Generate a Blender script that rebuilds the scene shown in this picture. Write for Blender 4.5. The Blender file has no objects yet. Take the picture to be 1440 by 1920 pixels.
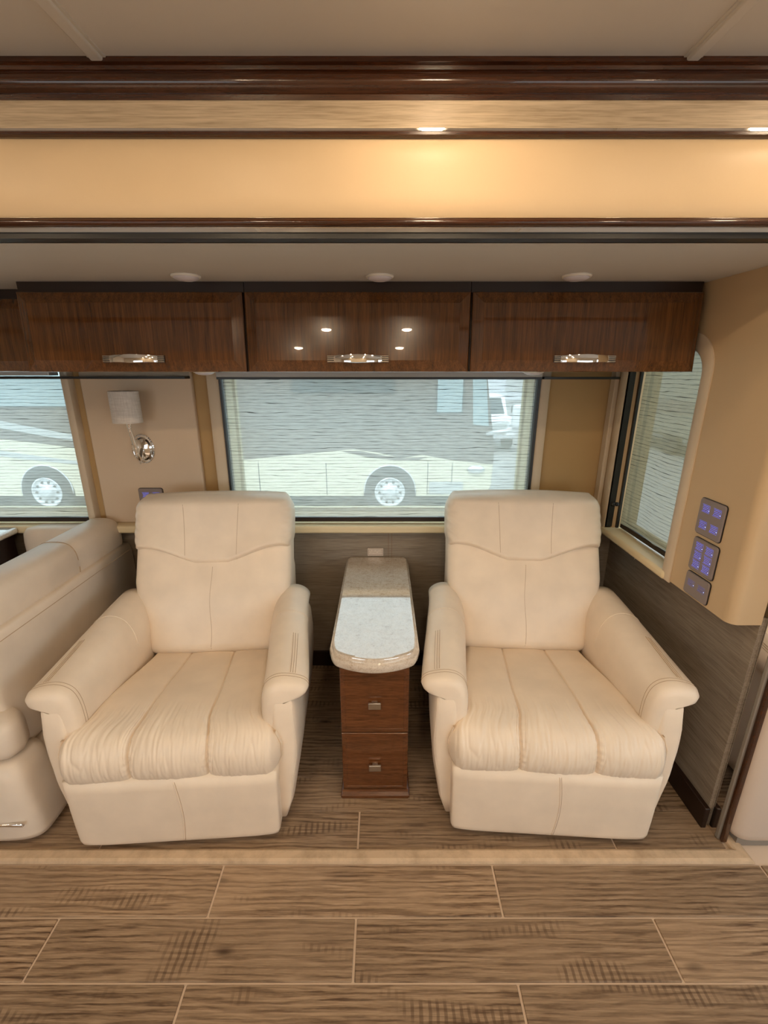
import bpy, bmesh, math, random
from mathutils import Vector, Matrix, noise
from mathutils.bvhtree import BVHTree
random.seed(7)
D = bpy.data
SC = bpy.context.scene
COL = SC.collection

# ------------------------------------------------------------------ camera, world, exposure
cam_d = D.cameras.new('camera'); cam = D.objects.new('camera', cam_d); COL.objects.link(cam)
cam_d.sensor_fit = 'VERTICAL'; cam_d.sensor_height = 36.0; cam_d.lens = 850 / 1920 * 36.0
cam_d.clip_start = 0.02; cam_d.clip_end = 300
cam.location = (0, 0, 1.6); cam.rotation_euler = (math.radians(90 - 17.5), 0, 0)
cam_d.shift_x = 2 / 1920
SC.camera = cam

W = D.worlds.new('sky'); SC.world = W; W.use_nodes = True
WN = W.node_tree.nodes['Background']
WN.inputs[0].default_value = (0.82, 0.93, 1.0, 1); WN.inputs[1].default_value = 3.6

SUN = D.lights.new('sun', 'SUN'); SUN.energy = 3.0; SUN.angle = math.radians(2); SUN.color = (1, 0.96, 0.9)
so = D.objects.new('sun', SUN); COL.objects.link(so)
so.rotation_euler = (math.radians(32), 0, math.radians(-25))

VS = SC.view_settings
SC.display_settings.display_device = 'sRGB'
VS.view_transform = 'Standard'; VS.look = 'None'; VS.gamma = 1; VS.use_curve_mapping = False
VS.exposure = 0.35
LAMP = 205.0          # brightness of the recessed ceiling lights
LAMP_COL = (1.0, 0.76, 0.50)

# ------------------------------------------------------------------ materials
MATS = {}
class NT:
    def __init__(s, name):
        m = D.materials.new(name); m.use_nodes = True; s.m = m; s.t = m.node_tree
        s.b = s.t.nodes['Principled BSDF']; s.out = s.t.nodes['Material Output']; MATS[name] = m
    def n(s, typ, **k):
        nd = s.t.nodes.new(typ)
        for a, v in k.items():
            if a[0] == '_': nd.inputs[a[1:].replace('_', ' ')].default_value = v
            else: setattr(nd, a, v)
        return nd
    def l(s, a, b): s.t.links.new(a, b)
    def co(s, scale=(1, 1, 1), rnd=0, kind='Object'):
        tc = s.n('ShaderNodeTexCoord'); mp = s.n('ShaderNodeMapping'); mp.inputs['Scale'].default_value = scale
        s.l(tc.outputs[kind], mp.inputs['Vector'])
        if rnd:
            oi = s.n('ShaderNodeObjectInfo'); mu = s.n('ShaderNodeVectorMath', operation='SCALE')
            cb = s.n('ShaderNodeCombineXYZ'); s.l(oi.outputs['Random'], cb.inputs[0])
            r2 = s.n('ShaderNodeMath', operation='MULTIPLY'); r2.inputs[1].default_value = 7.31
            s.l(oi.outputs['Random'], r2.inputs[0]); s.l(r2.outputs[0], cb.inputs[1]); s.l(r2.outputs[0], cb.inputs[2])
            mu.inputs['Scale'].default_value = rnd; s.l(cb.outputs[0], mu.inputs[0])
            s.l(mu.outputs[0], mp.inputs['Location'])
        return mp.outputs[0]
    def noise(s, vec, scale, detail=3, rough=.5, dist=0):
        nd = s.n('ShaderNodeTexNoise', _Scale=scale, _Detail=detail, _Roughness=rough, _Distortion=dist)
        if vec is not None: s.l(vec, nd.inputs['Vector'])
        return nd.outputs[0]
    def ramp(s, fac, stops):
        r = s.n('ShaderNodeValToRGB'); e = r.color_ramp.elements
        while len(e) < len(stops): e.new(.5)
        for i, (p, c) in enumerate(stops): e[i].position = p; e[i].color = (*c, 1) if len(c) == 3 else c
        s.l(fac, r.inputs[0]); return r.outputs[0]
    def mix(s, fac, a, b, typ='MIX'):
        mx = s.n('ShaderNodeMix', data_type='RGBA', blend_type=typ)
        for sock, v in ((mx.inputs[0], fac), (mx.inputs[6], a), (mx.inputs[7], b)):
            if hasattr(v, 'links'): s.l(v, sock)
            else: sock.default_value = v if isinstance(v, (int, float)) else (*v, 1)
        return mx.outputs[2]
    def math(s, op, a, b=None, clamp=False):
        nd = s.n('ShaderNodeMath', operation=op, use_clamp=clamp)
        for i, v in enumerate((a, b)):
            if v is None: continue
            if hasattr(v, 'links'): s.l(v, nd.inputs[i])
            else: nd.inputs[i].default_value = v
        return nd.outputs[0]
    def bump(s, h, strength, dist=.001):
        bp = s.n('ShaderNodeBump'); bp.inputs['Strength'].default_value = strength; bp.inputs['Distance'].default_value = dist
        s.l(h, bp.inputs['Height']); s.l(bp.outputs[0], s.b.inputs['Normal']); return bp.outputs[0]
    def set(s, **k):
        for a, v in k.items():
            a = a.replace('_', ' ')
            if hasattr(v, 'links'): s.l(v, s.b.inputs[a])
            else: s.b.inputs[a].default_value = (*v, 1) if isinstance(v, tuple) else v
        return s

def plain(name, col, rough=.5, metal=0, **k):
    s = NT(name); s.set(Base_Color=col, Roughness=rough, Metallic=metal, **k); return s
def leather(name, col, rough=.4, var=.06):
    s = NT(name); v = s.co()
    n1 = s.noise(v, 9, 3)
    c0 = tuple(x * (1 - var) for x in col); c1 = tuple(min(1, x * (1 + var * .6)) for x in col)
    s.set(Base_Color=s.ramp(n1, [(.3, c0), (.7, c1)]), Roughness=rough, Specular_IOR_Level=.35)
    h = s.math('ADD', s.noise(v, 420, 2), s.math('MULTIPLY', s.noise(v, 60, 3), .6))
    s.bump(h, .22, .0008); return s
def vinyl(name, col, rough=.55, sc=260, st=.25):
    s = NT(name); v = s.co()
    n1 = s.noise(v, 5, 3)
    s.set(Base_Color=s.ramp(n1, [(.3, tuple(x * .96 for x in col)), (.7, col)]), Roughness=rough, Specular_IOR_Level=.3)
    s.bump(s.noise(v, sc, 3), st, .0008); return s
def wood(name, dark, light, scale, rough=.1, coat=.6):
    s = NT(name); v = s.co(scale, rnd=3)
    g = s.noise(v, 6, 6, .62, .6); f = s.noise(v, 38, 3, .6)
    c = s.ramp(g, [(.3, dark), (.52, tuple((a + b) / 2 for a, b in zip(dark, light))), (.72, light)])
    c = s.mix(.35, c, s.ramp(f, [(.35, tuple(x * .55 for x in dark)), (.65, light)]))
    s.set(Base_Color=c, Roughness=rough + .12, Coat_Weight=coat, Coat_Roughness=rough * .35, Specular_IOR_Level=.4)
    return s
def linen(name, dark, light, scale, rough=.6, spec=.2):
    s = NT(name); v = s.co(scale)
    a = s.noise(v, 30, 4, .6); b = s.noise(v, 7, 3, .6)
    c = s.mix(.45, s.ramp(a, [(.33, dark), (.62, light)]), s.ramp(b, [(.3, dark), (.68, light)]))
    s.set(Base_Color=c, Roughness=rough, Specular_IOR_Level=spec); s.bump(a, .25, .0006); return s

leather('cream_leather', (.86, .725, .575), .36)
leather('booth_leather', (.80, .69, .57), .40)
plain('seam_thread', (.50, .35, .22), .7)
plain('seam_shadow', (.30, .19, .11), .8)
vinyl('ceiling_vinyl', (.58, .55, .51), .6, 320, .15)
vinyl('padded_vinyl', (.80, .60, .365), .40, 90, .30)
vinyl('side_padded_vinyl', (.70, .575, .47), .45, 200, .12)
vinyl('wall_cream', (.60, .43, .255), .55)
vinyl('wall_panel', (.64, .49, .345), .5)
vinyl('wall_tan', (.47, .30, .13), .6)
vinyl('jamb_cream', (.78, .66, .40), .5)
vinyl('sill_cream', (.80, .66, .42), .3)
vinyl('trim_taupe', (.62, .50, .36), .5)
vinyl('coach_wall', (.66, .56, .44), .6)
wood('cherry_vertical', (.045, .0135, .0032), (.180, .067, .016), (11, 11, .35), .05, .9)
wood('cherry_horizontal', (.020, .005, .0018), (.085, .025, .007), (.5, 9, 9), .10, .7)
wood('cherry_table', (.065, .019, .005), (.20, .070, .021), (.7, 9, 9), .12, .6)
plain('dark_wood', (.018, .007, .004), .35)
linen('linen_light', (.34, .25, .155), (.64, .51, .35), (.45, 11, 11), .42, .35)
linen('linen_grey', (.19, .145, .105), (.36, .295, .225), (.3, 5, 6), .6)
linen('linen_grey_side', (.18, .14, .103), (.34, .28, .215), (5, .3, 6), .6)
plain('chrome', (.86, .85, .84), .06, 1)
plain('brushed_metal', (.55, .52, .48), .3, 1)
plain('mirror_strip', (.80, .78, .76), .03, 1)
plain('black_plastic_and_shadow', (.012, .011, .010), .4)  # plastic parts; also paints the shadow gap and the mirror's dark reflection
plain('headrail_grey', (.42, .41, .39), .4)
plain('grey_seal', (.28, .24, .20), .7)
plain('switch_plate', (.235, .19, .18), .38)
plain('frosted_lens', (.62, .58, .62), .35)
plain('white_paper', (.80, .68, .57), .7)
plain('brown_ink', (.22, .13, .08), .8)
plain('floor_strip', (.62, .46, .30), .7)
plain('grout', (.68, .53, .40), .85)
plain('lamp_trim', (.75, .70, .62), .4)
plain('asphalt', (.32, .31, .30), .9)
plain('coach_brown', (.17, .145, .13), .25)
plain('coach_cream', (.78, .72, .55), .3)
plain('coach_silver', (.55, .56, .55), .3)
plain('added_trailer_grey', (.27, .25, .21), .5)
plain('tyre', (.06, .06, .065), .8)
plain('rim_metal', (.80, .82, .84), .25, .3)
plain('dark_glass', (.07, .09, .10), .08)
plain('sky_glass', (.36, .46, .48), .1)
plain('truck_white', (.85, .86, .88), .3)
plain('far_wall', (.70, .71, .74), .8)

s = NT('floor_strip_fabric'); v = s.co()
s.set(Base_Color=s.ramp(s.noise(v, 14, 5, .65), [(.32, (.46, .33, .21)), (.6, (.64, .47, .31))]), Roughness=.75); s.bump(s.noise(v, 500, 2), .3, .0005)

s = NT('quartz'); v = s.co()
a = s.noise(v, 55, 5, .7); b = s.noise(v, 190, 2, .6)
c = s.ramp(a, [(.30, (.45, .33, .22)), (.42, (.66, .56, .45)), (.62, (.76, .68, .58))])
c = s.mix(.3, c, s.ramp(b, [(.38, (.36, .27, .19)), (.5, (.70, .62, .53))]))
s.set(Base_Color=c, Roughness=.07, Specular_IOR_Level=.75, Coat_Weight=1.0, Coat_Roughness=.03, Coat_IOR=2.2)

s = NT('lamp_shade_linen'); v = s.co((1, 1, 1))
a = s.noise(s.co((60, 60, 4)), 6, 2); b = s.noise(s.co((4, 4, 60)), 6, 2)
s.set(Base_Color=s.mix(.5, s.ramp(a, [(.3, (.50, .44, .39)), (.7, (.72, .66, .60))]), s.ramp(b, [(.3, (.52, .46, .41)), (.7, (.74, .68, .62))])), Roughness=.8)

# wood-look floor tile
s = NT('wood_tile')
v = s.co((1, 1, 1), rnd=60)
warp = s.noise(v, 2.2, 3, .55)
vs = s.n('ShaderNodeMapping'); vs.inputs['Scale'].default_value = (.30, 2.6, 1); s.l(v, vs.inputs['Vector'])
wv = s.n('ShaderNodeTexWave', wave_type='BANDS', bands_direction='Y', _Scale=6.5, _Distortion=11.0, _Detail=5.0, _Detail_Scale=1.2, _Detail_Roughness=.62)
s.l(vs.outputs[0], wv.inputs['Vector'])
vf = s.n('ShaderNodeMapping'); vf.inputs['Scale'].default_value = (3.4, 95, 1); s.l(v, vf.inputs['Vector'])
fine = s.noise(vf.outputs[0], 2.4, 5, .7)
c1 = s.ramp(wv.outputs[0], [(.08, (.10, .055, .030)), (.36, (.29, .19, .115)), (.85, (.43, .30, .19))])
c2 = s.ramp(fine, [(.38, (.050, .026, .013)), (.5, (.27, .177, .105)), (.62, (.52, .375, .25))])
c = s.mix(.46, c1, c2)
# tone patches
c = s.mix(s.math('MULTIPLY', s.ramp(warp, [(.38, (0, 0, 0)), (.62, (1, 1, 1))]), .5), c, (.41, .285, .182))
# saw marks
sw = s.n('ShaderNodeTexWave', wave_type='BANDS', bands_direction='X', _Scale=15.0, _Distortion=2.2, _Detail=2.0)
s.l(v, sw.inputs['Vector'])
vm = s.n('ShaderNodeMapping'); vm.inputs['Scale'].default_value = (3.0, 9, 1); s.l(v, vm.inputs['Vector'])
msk = s.ramp(s.noise(vm.outputs[0], 1.0, 2), [(.59, (0, 0, 0)), (.67, (1, 1, 1))])
swm = s.math('MULTIPLY', s.math('MULTIPLY', s.ramp(sw.outputs[0], [(.5, (0, 0, 0)), (.8, (1, 1, 1))]), msk), .55)
c = s.mix(swm, c, (.085, .046, .024))
# knots
vk = s.n('ShaderNodeMapping'); vk.inputs['Scale'].default_value = (2.6, 6.5, 1); s.l(v, vk.inputs['Vector'])
vo = s.n('ShaderNodeTexVoronoi', _Scale=1.0); s.l(vk.outputs[0], vo.inputs['Vector'])
kn = s.ramp(vo.outputs['Distance'], [(.02, (1, 1, 1)), (.10, (0, 0, 0))])
c = s.mix(s.math('MULTIPLY', kn, .8), c, (.045, .022, .012))
oi = s.n('ShaderNodeObjectInfo')
c = s.mix(1, c, s.ramp(oi.outputs['Random'], [(0, (.80, .79, .78)), (1, (1.12, 1.11, 1.10))]), 'MULTIPLY')
s.set(Base_Color=c, Roughness=.42, Specular_IOR_Level=.35); s.bump(fine, .35, .0012)

def shade_mat(name, axis, see, fabric, warm):
    """woven roller shade: thin dark slub threads in a see-through cloth"""
    s = NT(name); tc = s.n('ShaderNodeTexCoord'); sp = s.n('ShaderNodeSeparateXYZ'); s.l(tc.outputs['Object'], sp.inputs[0])
    u = sp.outputs[axis]; z = sp.outputs[2]
    cb = s.n('ShaderNodeCombineXYZ'); s.l(s.math('MULTIPLY', u, 4.5), cb.inputs[0]); s.l(s.math('MULTIPLY', z, 34.0), cb.inputs[1])
    nz = s.noise(cb.outputs[0], 1.0, 2, .5)
    zz = s.math('ADD', s.math('MULTIPLY', z, 66.0), s.math('MULTIPLY', nz, 1.3))
    fr = s.math('FRACT', zz)
    cb2 = s.n('ShaderNodeCombineXYZ'); s.l(s.math('MULTIPLY', u, 9), cb2.inputs[0]); s.l(s.math('FLOOR', zz), cb2.inputs[1])
    br = s.noise(cb2.outputs[0], 1.0, 1)
    wid = s.math('MULTIPLY', s.math('SUBTRACT', br, .22), .30)
    line = s.math('LESS_THAN', fr, wid)
    cb3 = s.n('ShaderNodeCombineXYZ'); s.l(s.math('MULTIPLY', u, 14), cb3.inputs[0]); s.l(s.math('MULTIPLY', z, 420), cb3.inputs[1])
    wv = s.noise(cb3.outputs[0], 1.0, 3, .6)
    tr = s.n('ShaderNodeBsdfTransparent'); tl = s.n('ShaderNodeBsdfTranslucent'); df = s.n('ShaderNodeBsdfDiffuse'); dk = s.n('ShaderNodeBsdfDiffuse')
    dk.inputs[0].default_value = (.045, .042, .036, 1)
    fc = s.ramp(wv, [(.3, tuple(x * .72 for x in fabric)), (.7, fabric)])
    s.l(fc, tl.inputs[0]); s.l(s.mix(1, fc, warm, 'MULTIPLY'), df.inputs[0])
    m1 = s.n('ShaderNodeMixShader'); m1.inputs[0].default_value = .5; s.l(tl.outputs[0], m1.inputs[1]); s.l(df.outputs[0], m1.inputs[2])
    m2 = s.n('ShaderNodeMixShader'); s.l(s.ramp(wv, [(.3, (see * 1.25,) * 3), (.7, (see * .8,) * 3)]), m2.inputs[0]); s.l(m1.outputs[0], m2.inputs[1]); s.l(tr.outputs[0], m2.inputs[2])
    m3 = s.n('ShaderNodeMixShader'); s.l(s.math('MULTIPLY', line, .86), m3.inputs[0]); s.l(m2.outputs[0], m3.inputs[1]); s.l(dk.outputs[0], m3.inputs[2])
    s.l(m3.outputs[0], s.out.inputs[0])
shade_mat('shade_cloth', 0, .29, (.60, .64, .61), (1, .93, .8))
shade_mat('shade_cloth_side', 1, .15, (.34, .30, .20), (1, .9, .7))
s = NT('window_glass'); tr = s.n('ShaderNodeBsdfTransparent'); tr.inputs[0].default_value = (.76, .88, .91, 1)
gl = s.n('ShaderNodeBsdfGlossy'); gl.inputs['Roughness'].default_value = .02
mx = s.n('ShaderNodeMixShader'); mx.inputs[0].default_value = .06; s.l(tr.outputs[0], mx.inputs[1]); s.l(gl.outputs[0], mx.inputs[2]); s.l(mx.outputs[0], s.out.inputs[0])
def emis(name, col, st):
    s = NT(name); e = s.n('ShaderNodeEmission'); e.inputs[0].default_value = (*col, 1); e.inputs[1].default_value = st; s.l(e.outputs[0], s.out.inputs[0])
emis('lamp_glow', LAMP_COL, LAMP)
emis('lamp_glow_soft', LAMP_COL, LAMP * .42)
emis('blue_led', (.14, .19, 1.0), 1.0)
emis('blue_led_dim', (.22, .25, .85), .35)
emis('led_dot', (.5, .6, 1.0), 2.0)

# ------------------------------------------------------------------ mesh helpers
class MB:
    """collects shapes and links them as one mesh object"""
    def __init__(s): s.bm = bmesh.new()
    def box(s, x0, x1, y0, y1, z0, z1, r=0, seg=2, rot=None):
        tmp = bmesh.new(); bmesh.ops.create_cube(tmp, size=1)
        for v in tmp.verts:
            v.co = Vector(((x0 + x1) / 2 + v.co.x * (x1 - x0), (y0 + y1) / 2 + v.co.y * (y1 - y0), (z0 + z1) / 2 + v.co.z * (z1 - z0)))
        if r:
            res = bmesh.ops.bevel(tmp, geom=tmp.edges[:], offset=r, segments=seg, affect='EDGES', profile=.5)
            for f in res['faces']: f.smooth = True
        s.add(tmp); return s
    def add(s, tmp):
        me = D.meshes.new('t'); tmp.to_mesh(me); tmp.free(); s.bm.from_mesh(me); D.meshes.remove(me)
    def loft(s, loops, cap0=True, cap1=True, smooth=True, closed=True):
        bm = s.bm; vs = [[bm.verts.new(p) for p in lp] for lp in loops]
        n = len(vs[0])
        for i in range(len(vs) - 1):
            for j in range(n if closed else n - 1):
                k = (j + 1) % n
                f = bm.faces.new((vs[i][j], vs[i][k], vs[i + 1][k], vs[i + 1][j])); f.smooth = smooth
        for on, ring in ((cap0, vs[0]), (cap1, vs[-1])):
            if on:
                c = bm.verts.new(sum((v.co for v in ring), Vector()) / n)
                for j in range(n):
                    f = bm.faces.new((ring[j], ring[(j + 1) % n], c)); f.smooth = smooth
        return s
    def tube(s, pts, r, n=8, closed=False):
        pts = [Vector(p) for p in pts]; loops = []
        rr = r if isinstance(r, (list, tuple)) else [r] * len(pts)
        up = None
        for i, p in enumerate(pts):
            a = pts[max(0, i - 1)]; b = pts[min(len(pts) - 1, i + 1)]
            t = (b - a).normalized() if (b - a).length > 1e-9 else Vector((0, 0, 1))
            if up is None:
                up = Vector((0, 0, 1)) if abs(t.z) < .9 else Vector((1, 0, 0))
            u = up - t * up.dot(t)
            u = u.normalized() if u.length > 1e-6 else t.orthogonal().normalized()
            up = u; w = t.cross(u)
            loops.append([p + (u * math.cos(2 * math.pi * k / n) + w * math.sin(2 * math.pi * k / n)) * rr[i] for k in range(n)])
        return s.loft(loops)
    def lathe(s, prof, o=(0, 0, 0), axis='Z', n=32, sx=1, sy=1):
        loops = []
        for r, h in prof:
            lp = []
            for k in range(n):
                a = 2 * math.pi * k / n; c, d = math.cos(a) * r * sx, math.sin(a) * r * sy
                p = {'Z': (c, d, h), 'Y': (c, h, d), 'X': (h, c, d)}[axis]
                lp.append(Vector(p) + Vector(o))
            loops.append(lp)
        return s.loft(loops)
    def prism(s, prof, a0, a1, axis='X', smooth=False):
        """closed profile extruded along an axis; X: (y,z)  Y: (x,z)  Z: (x,y)"""
        def P(q, a): return {'X': (a, q[0], q[1]), 'Y': (q[0], a, q[1]), 'Z': (q[0], q[1], a)}[axis]
        bm = s.bm; A = [bm.verts.new(P(q, a0)) for q in prof]; B = [bm.verts.new(P(q, a1)) for q in prof]; n = len(prof)
        for j in range(n):
            f = bm.faces.new((A[j], A[(j + 1) % n], B[(j + 1) % n], B[j])); f.smooth = smooth
        bm.faces.new(A); bm.faces.new(B[::-1]); return s
    def quad(s, *p):
        s.bm.faces.new([s.bm.verts.new(q) for q in p]); return s
    def mesh(s, name):
        bmesh.ops.recalc_face_normals(s.bm, faces=s.bm.faces[:])
        me = D.meshes.new(name); s.bm.to_mesh(me); s.bm.free(); return me
    def obj(s, name, mat, parent=None, sharp=None, **k):
        me = s.mesh(name)
        if sharp: me.set_sharp_from_angle(angle=math.radians(sharp))
        return mk(name, me, mat, parent, **k)
def mk(name, me, mat, parent=None, label=None, cat=None, group=None, kind=None, loc=None):
    if mat and not me.materials: me.materials.append(MATS[mat])
    o = D.objects.new(name, me); COL.objects.link(o)
    if parent: o.parent = parent
    if loc: o.location = loc
    return tag(o, label, cat, group, kind)
def tag(o, label=None, cat=None, group=None, kind=None):
    for a, v in (('label', label), ('category', cat), ('group', group), ('kind', kind)):
        if v: o[a] = v
    return o
def empty(name, loc=(0, 0, 0), rz=0, **k):
    o = D.objects.new(name, None); COL.objects.link(o); o.location = loc; o.rotation_euler = (0, 0, rz); o.empty_display_size = .1
    return tag(o, **k)
def copy_tree(o, parent=None):
    c = o.copy(); COL.objects.link(c); c.parent = parent
    for ch in list(o.children): copy_tree(ch, c)
    return c
def struct(name, mb, mat, parent=None, **k): return mb.obj(name, mat, parent, kind='structure' if not parent else None, **k)
def sell(hw, ht, n=48, e=4.0):
    out = []
    for k in range(n):
        a = 2 * math.pi * (k + .5) / n; c, d = math.cos(a), math.sin(a)
        out.append((hw * math.copysign(abs(c) ** (2 / e), c), ht * math.copysign(abs(d) ** (2 / e), d)))
    return out
def interp(tab, t):
    if t <= tab[0][0]: return tab[0][1]
    for (a, x), (b, y) in zip(tab, tab[1:]):
        if t <= b:
            q = (t - a) / (b - a); q = q * q * (3 - 2 * q); return x + (y - x) * q
    return tab[-1][1]
def catmull(pts, n):
    pts = [Vector(p) for p in pts]; P = [pts[0] * 2 - pts[1]] + pts + [pts[-1] * 2 - pts[-2]]; out = []
    m = len(pts) - 1
    for i in range(n):
        t = i / (n - 1) * m; k = min(int(t), m - 1); t -= k
        a, b, c, d = P[k:k + 4]
        out.append(.5 * ((2 * b) + (c - a) * t + (2 * a - 5 * b + 4 * c - d) * t * t + (3 * b - a - 3 * c + d) * t ** 3))
    return out
def smooth01(a, b, x):
    t = max(0, min(1, (x - a) / (b - a))); return t * t * (3 - 2 * t)
def on_surface(me, pts, d, off=.0):
    """drop points along d on to a mesh"""
    bvh = BVHTree.FromPolygons([v.co for v in me.vertices], [p.vertices for p in me.polygons])
    d = Vector(d).normalized(); out = []
    for p in pts:
        hit = bvh.ray_cast(Vector(p), d)
        if hit[0] is not None: out.append(hit[0] - d * off)
    return out
def text_mesh(body, size, align='CENTER'):
    cu = D.curves.new('txt', 'FONT'); cu.body = body; cu.size = size; cu.align_x = align; cu.align_y = 'CENTER'; cu.resolution_u = 2
    o = D.objects.new('txt', cu); COL.objects.link(o)
    dg = bpy.context.evaluated_depsgraph_get(); me = D.meshes.new_from_object(o.evaluated_get(dg))
    D.objects.remove(o); D.curves.remove(cu); return me

BY = 2.20      # back wall of the slide-out
HY = 1.12      # face of the opening's header
CZ = 2.180     # main ceiling
SZ = 1.876     # slide-out ceiling
RX = 1.08      # right end wall, upper face
LX = 1.18      # right end wall, lower face
XL, XR, YB = -3.0, 3.2, -1.35

# ------------------------------------------------------------------ room shell
fl = struct('floor', MB().box(XL, XR, YB, HY + .13, -.06, -.0026), 'grout')
TW, TL = .1555, .905
tile_full = MB().box(-.449, .449, -.0748, .0748, -.010, .002, .0016, 1).mesh('tile')
tile_full.materials.append(MATS['wood_tile'])
def tile_row(parent, y, x_off, x0, x1, h=.1496):
    k = math.floor((x0 - x_off) / TL)
    while x_off + k * TL < x1:
        a = max(x0, x_off + k * TL + .0035); b = min(x1, x_off + (k + 1) * TL - .0035)
        k += 1
        if b - a < .02: continue
        if b - a > .8975 and abs(h - .1496) < 1e-6:
            mk('tile', tile_full, None, parent, loc=((a + b) / 2, y, 0))
        else:
            me = MB().box(-(b - a) / 2, (b - a) / 2, -h / 2, h / 2, -.010, .002, .0016, 1).mesh('tile'); mk('tile', me, 'wood_tile', parent, loc=((a + b) / 2, y, 0))
y0 = 1.104
for i in range(9):
    tile_row(fl, y0 - TW * (i + .5), -.537 if i % 2 == 0 else -.082, XL, XR)
fs = struct('floor', MB().box(-2.6, 1.3, HY - .01, 2.26, -.06, -.0025), 'grout')
rows = [(1.156, 1.297)] + [(1.297 + .1515 * i, 1.297 + .1515 * (i + 1)) for i in range(6)]
for i, (a, b) in enumerate(rows):
    tile_row(fs, (a + b) / 2, -.088 if i % 2 == 0 else .34, -2.6, 1.2, .1478 if i else .138)
# beige strip framing the slide-out floor
prof = [(0, .0), (.004, .008), (.012, .012), (.038, .012), (.046, .008), (.05, 0)]
m = MB(); m.loft([[Vector((-2.6, 1.106 + q, z)) for q, z in prof], [Vector((1.2615 - q, 1.106 + q, z)) for q, z in prof]], smooth=False)
struct('trim_1', m, 'floor_strip_fabric')
m = MB()
m.loft([[Vector((1.262 - q, 1.106 + q, z)) for q, z in prof], [Vector((1.262 - q - .003, 1.24, z)) for q, z in prof]], smooth=False)
struct('trim_2', m, 'floor_strip_fabric')

struct('ceiling', MB().box(XL, XR, YB, HY + .02, CZ, CZ + .06), 'ceiling_vinyl')
for x in (-.557 - 1.16, -.557, .603, .603 + 1.16):
    struct('trim_3', MB().box(x - .012, x + .012, YB, HY - .008, CZ - .008, CZ + .002, .003, 2).box(x - .0185, x + .0185, YB, HY - .008, CZ - .0025, CZ + .002, .001, 1), 'ceiling_vinyl')
# coach walls out of the frame (they carry the daylight and the reflections)
bw = MB()
for x0, x1, z0, z1 in ((XL, -2.3, 0, CZ), (-2.3, -.9, 0, .85), (-2.3, -.9, 1.65, CZ), (-.9, .8, 0, CZ), (.8, 2.4, 0, .85), (.8, 2.4, 1.65, CZ), (2.4, XR, 0, CZ)):
    bw.box(x0, x1, YB - .06, YB, z0, z1)
struct('wall_behind', bw, 'coach_wall')
struct('wall_left_end', MB().box(XL - .06, XL, YB, 2.3, 0, CZ), 'coach_wall')
ew = MB()
for y0_, y1_, z0, z1 in ((YB, -1.0, 0, CZ), (-1.0, .95, 0, .95), (-1.0, .95, 1.8, CZ), (.95, 2.3, 0, CZ)):
    ew.box(XR, XR + .06, y0_, y1_, z0, z1)
struct('wall_right_end', ew, 'coach_wall')
struct('wall_front_right', MB().box(1.33, XR, HY + .10, HY + .15, 0, CZ), 'coach_wall')
struct('wall_front_left', MB().box(XL, -2.6, HY + .06, HY + .12, 0, CZ), 'coach_wall')

# header over the opening: crown, linen strip, mirror bead, padded panel, lower trims
X0, X1 = -2.7, XR
crown = [(HY + .03, CZ), (HY - .014, CZ), (HY - .015, CZ - .009), (HY - .009, CZ - .012), (HY - .008, CZ - .018)]
for k in range(9):
    a = k / 8 * math.pi; crown.append((HY - .006 - .013 * math.sin(a), CZ - .019 - .037 * k / 8))
crown += [(HY - .008, CZ - .058), (HY - .006, CZ - .066), (HY + .03, CZ - .066)]
struct('trim_4', MB().prism(crown, X0, X1, smooth=True), 'cherry_horizontal', sharp=50)
struct('trim_5', MB().box(X0, X1, HY - .006, HY + .03, 2.066, CZ - .066, .001, 1), 'linen_light')
struct('trim_6', MB().box(X0, X1, HY - .009, HY + .03, 2.0615, 2.066), 'mirror_strip')
struct('trim_7', MB().prism([(HY + .03, 2.0615), (HY - .010, 2.0615), (HY - .015, 2.058), (HY - .015, 2.053), (HY - .010, 2.050), (HY + .03, 2.050)], X0, X1), 'cherry_horizontal')
pp = []
for k in range(13):
    t = k / 12; pp.append((HY - .004 - .012 * (1 - abs(2 * t - 1) ** 4), 2.050 - .144 * t))
struct('trim_8', MB().prism(pp + [(HY + .03, 1.906), (HY + .03, 2.050)], X0, X1, smooth=True), 'padded_vinyl', sharp=60)
lt = [(HY + .03, 1.907), (HY - .012, 1.907)] + [(HY - .012 - .006 * math.sin(math.pi * k / 5), 1.906 - .015 * k / 5) for k in range(6)] + [(HY + .03, 1.891)]
struct('trim_9', MB().prism(lt, X0, X1, smooth=True), 'cherry_horizontal', sharp=50)
struct('trim_10', MB().box(X0, X1, HY - .006, HY + .03, 1.8815, 1.891), 'mirror_strip')
struct('dark_reflection', MB().box(X0, X1, HY - .002, HY + .03, 1.8705, 1.8815), 'black_plastic_and_shadow')  # black strip painted for the dark reflection in the mirror's lower band
struct('wall_header', MB().box(X0, X1, HY + .03, HY + .06, SZ, CZ), 'coach_wall')

# right jamb of the opening: mirror, seal, wooden bead, padded upright
struct('trim_12', MB().box(1.190, 1.20, 1.203, 1.262, .001, SZ), 'mirror_strip')
struct('trim_13', MB().box(1.190, 1.206, 1.190, 1.204, .003, SZ, .003, 2), 'grey_seal')
struct('trim_14', MB().box(1.196, 1.216, 1.176, 1.191, .003, SZ, .004, 2), 'cherry_horizontal')
m = MB(); lp = []
for z, sc in ((.034, .55), (.040, .8), (.052, .94), (.075, 1), (.3, 1), (.8, 1), (1.3, 1), (SZ, 1)):
    lp.append([Vector((1.309 + x * sc, 1.195 + y * sc, z)) for x, y in sell(.098, .048, 40, 3.2)])
m.loft(lp); struct('trim_15', m, 'side_padded_vinyl')

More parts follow.
